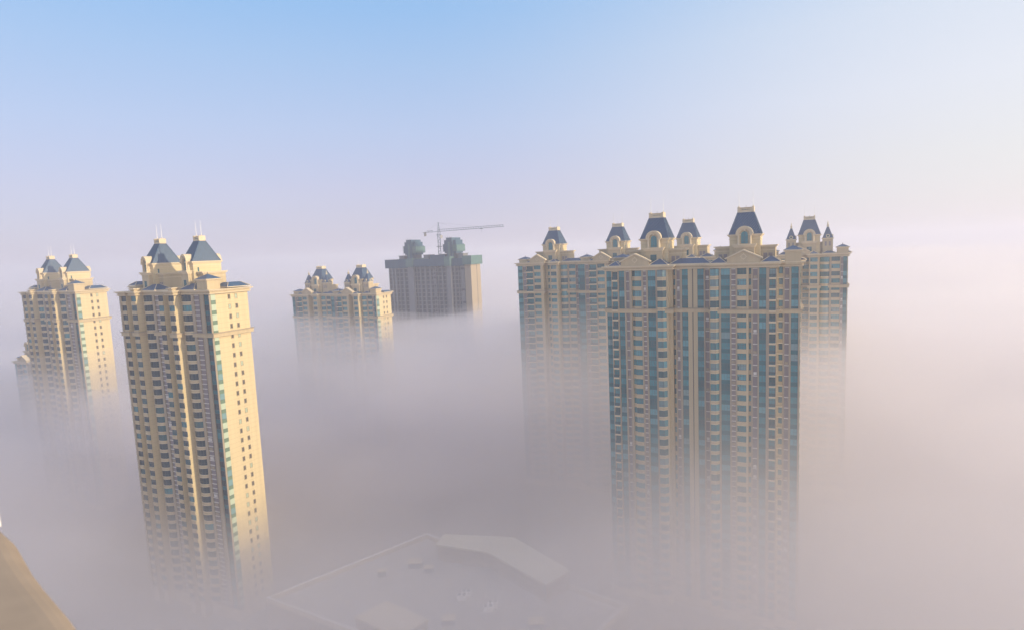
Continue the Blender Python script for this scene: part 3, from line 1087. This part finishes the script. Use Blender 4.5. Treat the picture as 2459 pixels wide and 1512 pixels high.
def tower_crane():
    mx, my = -50.8, 432.0
    t = thing('tower_crane', 'slender tower crane with long jib behind the scaffolded tower block', 'crane', (mx, my, 0))
    b = MB()
    h = 0.85
    zt = 127.5
    for sx in (-1, 1):
        for sy in (-1, 1):
            b.tube((sx * h, sy * h, 0), (sx * h, sy * h, zt), 0.17, 0.17, 'crane_paint', 4)
    z = 60.0
    k = 0
    while z < zt - 2:
        s = 1 if k % 2 else -1
        b.tube((-s * h, -h, z), (s * h, -h, z + 2), 0.08, 0.08, 'crane_paint', 4)
        b.tube((-s * h, h, z), (s * h, h, z + 2), 0.08, 0.08, 'crane_paint', 4)
        b.tube((h, -s * h, z), (h, s * h, z + 2), 0.08, 0.08, 'crane_paint', 4)
        b.tube((-h, -s * h, z), (-h, s * h, z + 2), 0.08, 0.08, 'crane_paint', 4)
        z += 2; k += 1
    b.build('mast', t)
    d = Vector((48, -40, 0)).normalized()
    n = Vector((-d.y, d.x, 0))
    j = MB()
    Lj = 62
    zj = 129.0
    pts = lambda s, o, zz: tuple(d * s + n * o + Vector((0, 0, zz)))
    j.tube(pts(0, .6, zj), pts(Lj, .6, zj), 0.15, 0.13, 'crane_paint', 4)
    j.tube(pts(0, -.6, zj), pts(Lj, -.6, zj), 0.15, 0.13, 'crane_paint', 4)
    j.tube(pts(0, 0, zj + 1.5), pts(Lj, 0, zj + 1.1), 0.15, 0.13, 'crane_paint', 4)
    s = 0
    while s < Lj - 2:
        j.tube(pts(s, .6, zj), pts(s + 1.2, 0, zj + 1.4), 0.08, 0.08, 'crane_paint', 4)
        j.tube(pts(s + 1.2, 0, zj + 1.4), pts(s + 2.4, -.6, zj), 0.08, 0.08, 'crane_paint', 4)
        s += 2.4
    j.build('jib', t)
    c = MB()
    c.box(-0.01, 0.01, -0.01, 0.01, zj, zj + 0.01, 'crane_paint')
    c.tube(pts(0, .6, zj), pts(-17, .6, zj), 0.14, 0.14, 'crane_paint', 4)
    c.tube(pts(0, -.6, zj), pts(-17, -.6, zj), 0.14, 0.14, 'crane_paint', 4)
    for s in range(0, 17, 1):
        c.tube(pts(-s, .6, zj), pts(-s - 1, -.6, zj), 0.07, 0.07, 'crane_paint', 4)
    c.tube(pts(-7, .6, zj + .9), pts(-12.5, .6, zj + .9), 0.25, 0.25, 'crane_paint', 4)
    for s in (7, 8.4, 9.8, 11.2, 12.5):
        c.tube(pts(-s, .6, zj), pts(-s, .6, zj + 0.9), 0.06, 0.06, 'crane_paint', 4)
    c.build('counter_jib', t)
    w = MB()
    w.tube(pts(-14.6, 0, zj + 0.3), pts(-14.6, 0, zj - 2.7), 1.15, 1.15, 'counterweight', 4)
    w.build('counterweight', t)
    a = MB()
    for o1 in (-.8, .8):
        for o2 in (-.8, .8):
            a.tube(pts(o1, o2, zt), pts(0, 0, 135.6), 0.17, 0.1, 'crane_paint', 4)
    for q in range(4):
        r = 0.7 * (1 - q / 4.5)
        zz = 129.5 + q * 1.5
        a.tube(pts(-r, -r, zz), pts(r, r, zz + 1.2), 0.1, 0.1, 'crane_paint', 4)
        a.tube(pts(r, -r, zz), pts(-r, r, zz + 1.2), 0.1, 0.1, 'crane_paint', 4)
    a.tube(pts(-.8, 0, 135.4), pts(1.6, 0, 135.2), 0.12, 0.08, 'crane_paint', 4)
    a.build('tower_head', t)
    s = MB()
    s.tube(pts(0, 0, 135.4), pts(40, 0, zj + 1.3), 0.035, 0.035, 'frame_metal', 4)
    s.tube(pts(0, 0, 135.4), pts(20, 0, zj + 1.4), 0.035, 0.035, 'frame_metal', 4)
    s.tube(pts(0, 0, 135.4), pts(-15, 0, zj), 0.035, 0.035, 'frame_metal', 4)
    s.build('stay_cable', t)
    cb = MB()
    cb.box(1.0, 2.6, -0.9, 0.9, 124.0, 126.3, 'white_rail')
    cb.box(1.2, 2.62, -0.7, 0.7, 124.8, 126.0, 'glass_dark')
    cb.build('cab', t)
    p = MB()
    p.box(-1.6, 1.6, -1.6, 1.6, 126.3, 126.7, 'crane_paint')
    p.box(-1.9, 1.9, -1.9, 1.9, 118.0, 118.4, 'crane_paint')
    p.build('platform', t)
    tr = MB()
    tr.tube(pts(41, 0, zj - .15), pts(43.4, 0, zj - .15), 0.4, 0.4, 'crane_paint', 4)
    tr.tube(pts(42.2, 0, zj), pts(42.2, 0, zj - 3), 0.05, 0.05, 'frame_metal', 4)
    tr.build('trolley', t)


tower_crane()


# ------------------------------------------------------------------ low building at the bottom
def low_building():
    t = thing('low_building', 'wide flat roofed low building dimly seen through fog at bottom centre', 'building', (-20, 160, 0))
    o = (20, -160)
    poly = [(-49, 150), (-14, 130), (2, 124), (29, 155), (-34, 203), (-77, 166)]
    poly = [(p[0] + o[0], p[1] + o[1]) for p in poly]
    b = MB()
    b.prism(poly, 0, 11.2, 'pier_paint')
    b.prism(offset(poly, -1.0), 11.2, 11.3, 'roof_felt')
    b.build('wall', t)
    pr = MB()
    inn = offset(poly, -1.0)
    n = len(poly)
    for i in range(n):
        j = (i + 1) % n
        for (a, c, d, e) in ((poly[i], poly[j], inn[j], inn[i]),):
            z0, z1 = 11.2, 12.8
            lo = [(*a, z0), (*c, z0), (*d, z0), (*e, z0)]
            hi = [(q[0], q[1], z1) for q in lo]
            pr.face(hi, 'white_rail')
            pr.face([lo[0], lo[1], hi[1], hi[0]], 'trim_stone')
            pr.face([lo[3], hi[3], hi[2], lo[2]], 'trim_stone')
    pr.build('parapet', t)
    u = MB()
    up = [(-10.5, 180), (6.5, 160), (13.5, 166.5), (-3, 187.5), (-26, 192), (-28, 186)]
    up = [(p[0] + o[0], p[1] + o[1]) for p in up]
    u.prism(up, 11.0, 16.6, 'pier_paint')
    u.prism(offset(up, 0.5), 16.6, 17.1, 'roof_sheet')
    u.build('upper_storey', t)
    e = MB()
    ep = [(-46, 150.5), (-33, 142), (-26, 148), (-39, 157)]
    ep = [(p[0] + o[0], p[1] + o[1]) for p in ep]
    e.prism(ep, 11.0, 15.0, 'pier_paint')
    e.prism(offset(ep, 0.3), 15.0, 15.4, 'trim_stone')
    e.build('stair_block', t)
    for (x, y) in ((-18, 163), (-10, 157)):
        a = MB()
        for k in (0, 2.0):
            X, Yy = x + o[0] + k * 0.6, y + o[1] + k * 0.9
            a.box(X - 1.7, X + 1.3, Yy - 0.7, Yy + 0.7, 11.25, 12.9, 'white_metal')
            a.tube((X - .9, Yy, 12.9), (X - .9, Yy, 13.05), .5, .5, 'frame_metal', 10)
            a.tube((X + .5, Yy, 12.9), (X + .5, Yy, 13.05), .5, .5, 'frame_metal', 10)
        a.build('cooling_unit', t)
    for (x, y, s) in ((-35, 183, 2.2), (-30, 179, 1.4), (-21, 152, 1.8), (3, 149, 2.0), (-45, 178, 1.2)):
        a = MB()
        a.box(x + o[0] - s, x + o[0] + s, y + o[1] - s * .7, y + o[1] + s * .7, 11.25, 13.0, 'concrete')
        a.box(x + o[0] - s - .15, x + o[0] + s + .15, y + o[1] - s * .7 - .15, y + o[1] + s * .7 + .15, 13.0, 13.2, 'trim_stone')
        a.build('roof_hatch', t)


low_building()


# ------------------------------------------------------------------ near ledge, lower left corner of the view
def ledge():
    t = thing('balcony_ledge', 'blurred beige ledge of the viewpoint close by in the lower left corner', 'ledge', (-1.3, 1.45, 110.2))
    edge = [(-3.6, 3.35), (-2.75, 2.62), (-2.13, 2.15), (-1.80, 1.90), (-1.60, 1.75), (-1.42, 1.585), (-1.29, 1.475), (-1.13, 1.345), (-1.0, 1.235), (-0.8, 1.07), (-0.5, 0.84)]
    b = MB()
    rings = []
    for i, p in enumerate(edge):
        a, c = Vector(edge[max(i - 1, 0)]), Vector(edge[min(i + 1, len(edge) - 1)])
        d = (c - a).normalized()
        inn = Vector((d.y, -d.x))
        if inn.x > 0:
            inn = -inn
        sec = [(-0.015, 109.9)] + [(0.045 - 0.07 * math.cos(q), 111.12 + 0.08 * math.sin(q)) for q in [math.pi / 2 * k / 6 for k in range(7)]] \
            + [(0.25, 111.215), (0.42, 111.2), (0.47, 111.16), (0.47, 109.9)]
        rings.append([Vector((p[0] + inn.x * u, p[1] + inn.y * u, z)) - t.location for u, z in sec])
    n = len(rings[0])
    for i in range(len(rings) - 1):
        for k in range(n):
            j = (k + 1) % n
            b.face([rings[i][k], rings[i][j], rings[i + 1][j], rings[i + 1][k]], 'ledge_stone')
    b.face(rings[0], 'ledge_stone'); b.face(rings[-1][::-1], 'ledge_stone')
    b.build('coping', t)
    j = MB()
    j.box(-1.95 + 1.3, -1.868 + 1.3, 2.0 - 1.45, 2.03 - 1.45, 0.9, 1.015, 'white_metal')
    j.build('jamb', t)


ledge()


# ------------------------------------------------------------------ setting
def grid(name, ext, n, zf, bottom=None, mname=None):
    v, f = [], []
    k = 3.2
    xs = [math.sinh(k * (2 * i / n - 1)) / math.sinh(k) * ext for i in range(n + 1)]
    for yy in xs:
        for xx in xs:
            v.append((xx, yy + 250, zf(xx, yy + 250)))
    w = n + 1
    for j in range(n):
        for i in range(n):
            f.append((j * w + i, j * w + i + 1, (j + 1) * w + i + 1, (j + 1) * w + i))
    if bottom is not None:
        off = len(v)
        border = [i for i in range(w)] + [j * w + n for j in range(1, w)] + [n * w + i for i in range(n - 1, -1, -1)] + [j * w for j in range(n - 1, 0, -1)]
        for b_ in border:
            v.append((v[b_][0], v[b_][1], bottom))
        nb = len(border)
        for i in range(nb):
            j = (i + 1) % nb
            f.append((border[j], border[i], off + i, off + j))
        f.append(tuple(off + nb - 1 - i for i in range(nb)))
    me = bpy.data.meshes.new(name)
    me.from_pydata(v, [], f)
    me.update()
    for p in me.polygons:
        p.use_smooth = True
    o = bpy.data.objects.new(name, me)
    COL.objects.link(o)
    if mname:
        me.materials.append(MAT[mname])
    return o


g = grid('ground', 6000, 40, lambda x, y: 0.0, None, 'ground_mat')
setting(g)
rd = MB()
rd.box(-400, 400, 112, 122, 0.0, 0.004, 'asphalt')
ro = rd.build('road')
setting(ro)


def volume_mat(name, density, color, aniso):
    ma = bpy.data.materials.new(name)
    ma.use_nodes = True
    nt = ma.node_tree
    nt.nodes.clear()
    out = nt.nodes.new('ShaderNodeOutputMaterial')
    v = nt.nodes.new('ShaderNodeVolumePrincipled')
    v.inputs['Color'].default_value = (*color, 1)
    v.inputs['Density'].default_value = density
    v.inputs['Anisotropy'].default_value = aniso
    nt.links.new(v.outputs[0], out.inputs['Volume'])
    MAT[name] = ma
    return ma


from mathutils import noise as mn


def fog_top(x, y, base, amp, seed, sc=1.0):
    d = math.hypot(x, y)
    a = amp * min(1.0, 0.35 + d / 600)
    q = mn.noise(Vector((x / (170 * sc) + seed, y / (150 * sc), seed))) * 1.0
    q += mn.noise(Vector((x / (62 * sc), y / (55 * sc) + seed, seed + 3))) * 0.45
    q += mn.noise(Vector((x / (28 * sc), y / (25 * sc), seed + 7))) * 0.18
    def st(v, lo, hi):
        f = min(1.0, max(0.0, (v - lo) / (hi - lo)))
        return f * f * (3 - 2 * f)
    # the fog lies lower over the open ground by the near towers and is heaped up behind them
    dip = (20.0 - 11.0 * st(x, -5, 50)) * (1 - st(y + 0.12 * x + 14 * q + 22 * st(x, -25, 15), 175, 238)) - 9.0 * math.exp(-((y - 258) / 42) ** 2) * st(x, -50, 15)
    dip += 10.0 * math.exp(-((x + 98) / 45) ** 2 - ((y - 172) / 40) ** 2)
    dip += 1.0 * math.exp(-((y - 340) / 40) ** 2) + 14.0 * st(y, 372, 405) * (1 - st(y, 700, 1000))
    dip += 14.0 * math.exp(-((x + 265) / 60) ** 2 - ((y - 310) / 50) ** 2)
    dip += 14.0 * math.exp(-((x + 25) / 60) ** 2 - ((y - 165) / 45) ** 2)
    return base + a * q - dip


volume_mat('haze_air', 0.00075, (0.87, 0.87, 0.95), 0.2)
hz = MB()
hz.box(-6900, 6900, -6600, 7100, -3.0, 145.0, 'haze_air')
ho = hz.build('haze')
setting(ho, 'stuff')
# the fog sea: three nested banks with billowed tops, thin above and denser below
FOGC = (0.988, 0.953, 0.953)
volume_mat('fog_air', 0.0085, FOGC, 0.4)
volume_mat('fog_air_mid', 0.0080, FOGC, 0.4)
volume_mat('fog_air_top', 0.0055, FOGC, 0.4)
for nm, base, amp, seed, sc, ext, bot in (('fog_air', 60, 13, 1.3, 1.0, 6500, -2.0), ('fog_air_mid', 69, 14, 8.7, 0.8, 6400, -1.7), ('fog_air_top', 77, 13, 5.1, 1.3, 6300, -1.4)):
    fo = grid('fog', ext, 150, lambda x, y, base=base, amp=amp, seed=seed, sc=sc: fog_top(x, y, base, amp, seed, sc), bot, nm)
    setting(fo, 'stuff')

# loose billows lying on and in the fog sea
volume_mat('fog_air_billow', 0.0075, FOGC, 0.4)
BILLOWS = [(-62, 262, 66, 48, 26, 11), (-20, 300, 72, 60, 30, 12), (-108, 300, 74, 44, 26, 10), (-150, 330, 70, 62, 30, 12), (30, 330, 76, 66, 34, 12),
           (-70, 232, 50, 36, 22, 10), (-20, 235, 54, 44, 24, 11), (-165, 235, 52, 42, 24, 12), (-200, 205, 48, 36, 24, 10), (118, 205, 62, 40, 26, 12),
           (165, 255, 68, 60, 34, 13), (230, 330, 78, 84, 40, 14), (150, 170, 50, 34, 24, 10), (-40, 205, 34, 30, 22, 9), (95, 130, 40, 30, 20, 9),
           (-130, 145, 36, 30, 20, 9), (20, 140, 34, 28, 20, 8), (320, 480, 84, 130, 60, 20), (-60, 520, 82, 130, 60, 16), (-330, 480, 80, 120, 60, 18)]
for bi, (bx_, by_, bz_, ra, rb, rc) in enumerate(BILLOWS):
    vv, ff = [], []
    nu, nv = 40, 20
    for j in range(nv + 1):
        ph = math.pi * j / nv - math.pi / 2
        for i in range(nu):
            th = 2 * math.pi * i / nu
            d = Vector((math.cos(ph) * math.cos(th), math.cos(ph) * math.sin(th), math.sin(ph)))
            k = 1.0 + 0.45 * mn.noise(d * 1.6 + Vector((bi * 3.1, 0, 0))) + 0.22 * mn.noise(d * 4.0 + Vector((0, bi * 2.3, 0)))
            vv.append((d.x * ra * k, d.y * rb * k, d.z * rc * k))
    for j in range(nv):
        for i in range(nu):
            i2 = (i + 1) % nu
            ff.append((j * nu + i, j * nu + i2, (j + 1) * nu + i2, (j + 1) * nu + i))
    ff.append(tuple(range(nu))[::-1])
    ff.append(tuple(nv * nu + i for i in range(nu)))
    me = bpy.data.meshes.new('fog')
    me.from_pydata(vv, [], ff)
    me.update()
    me.materials.append(MAT['fog_air_billow'])
    bo = bpy.data.objects.new('fog', me)
    bo.location = (bx_, by_, bz_)
    bo.rotation_euler = (0, 0, R((bi * 37) % 50 - 25))
    COL.objects.link(bo)
    setting(bo, 'stuff')
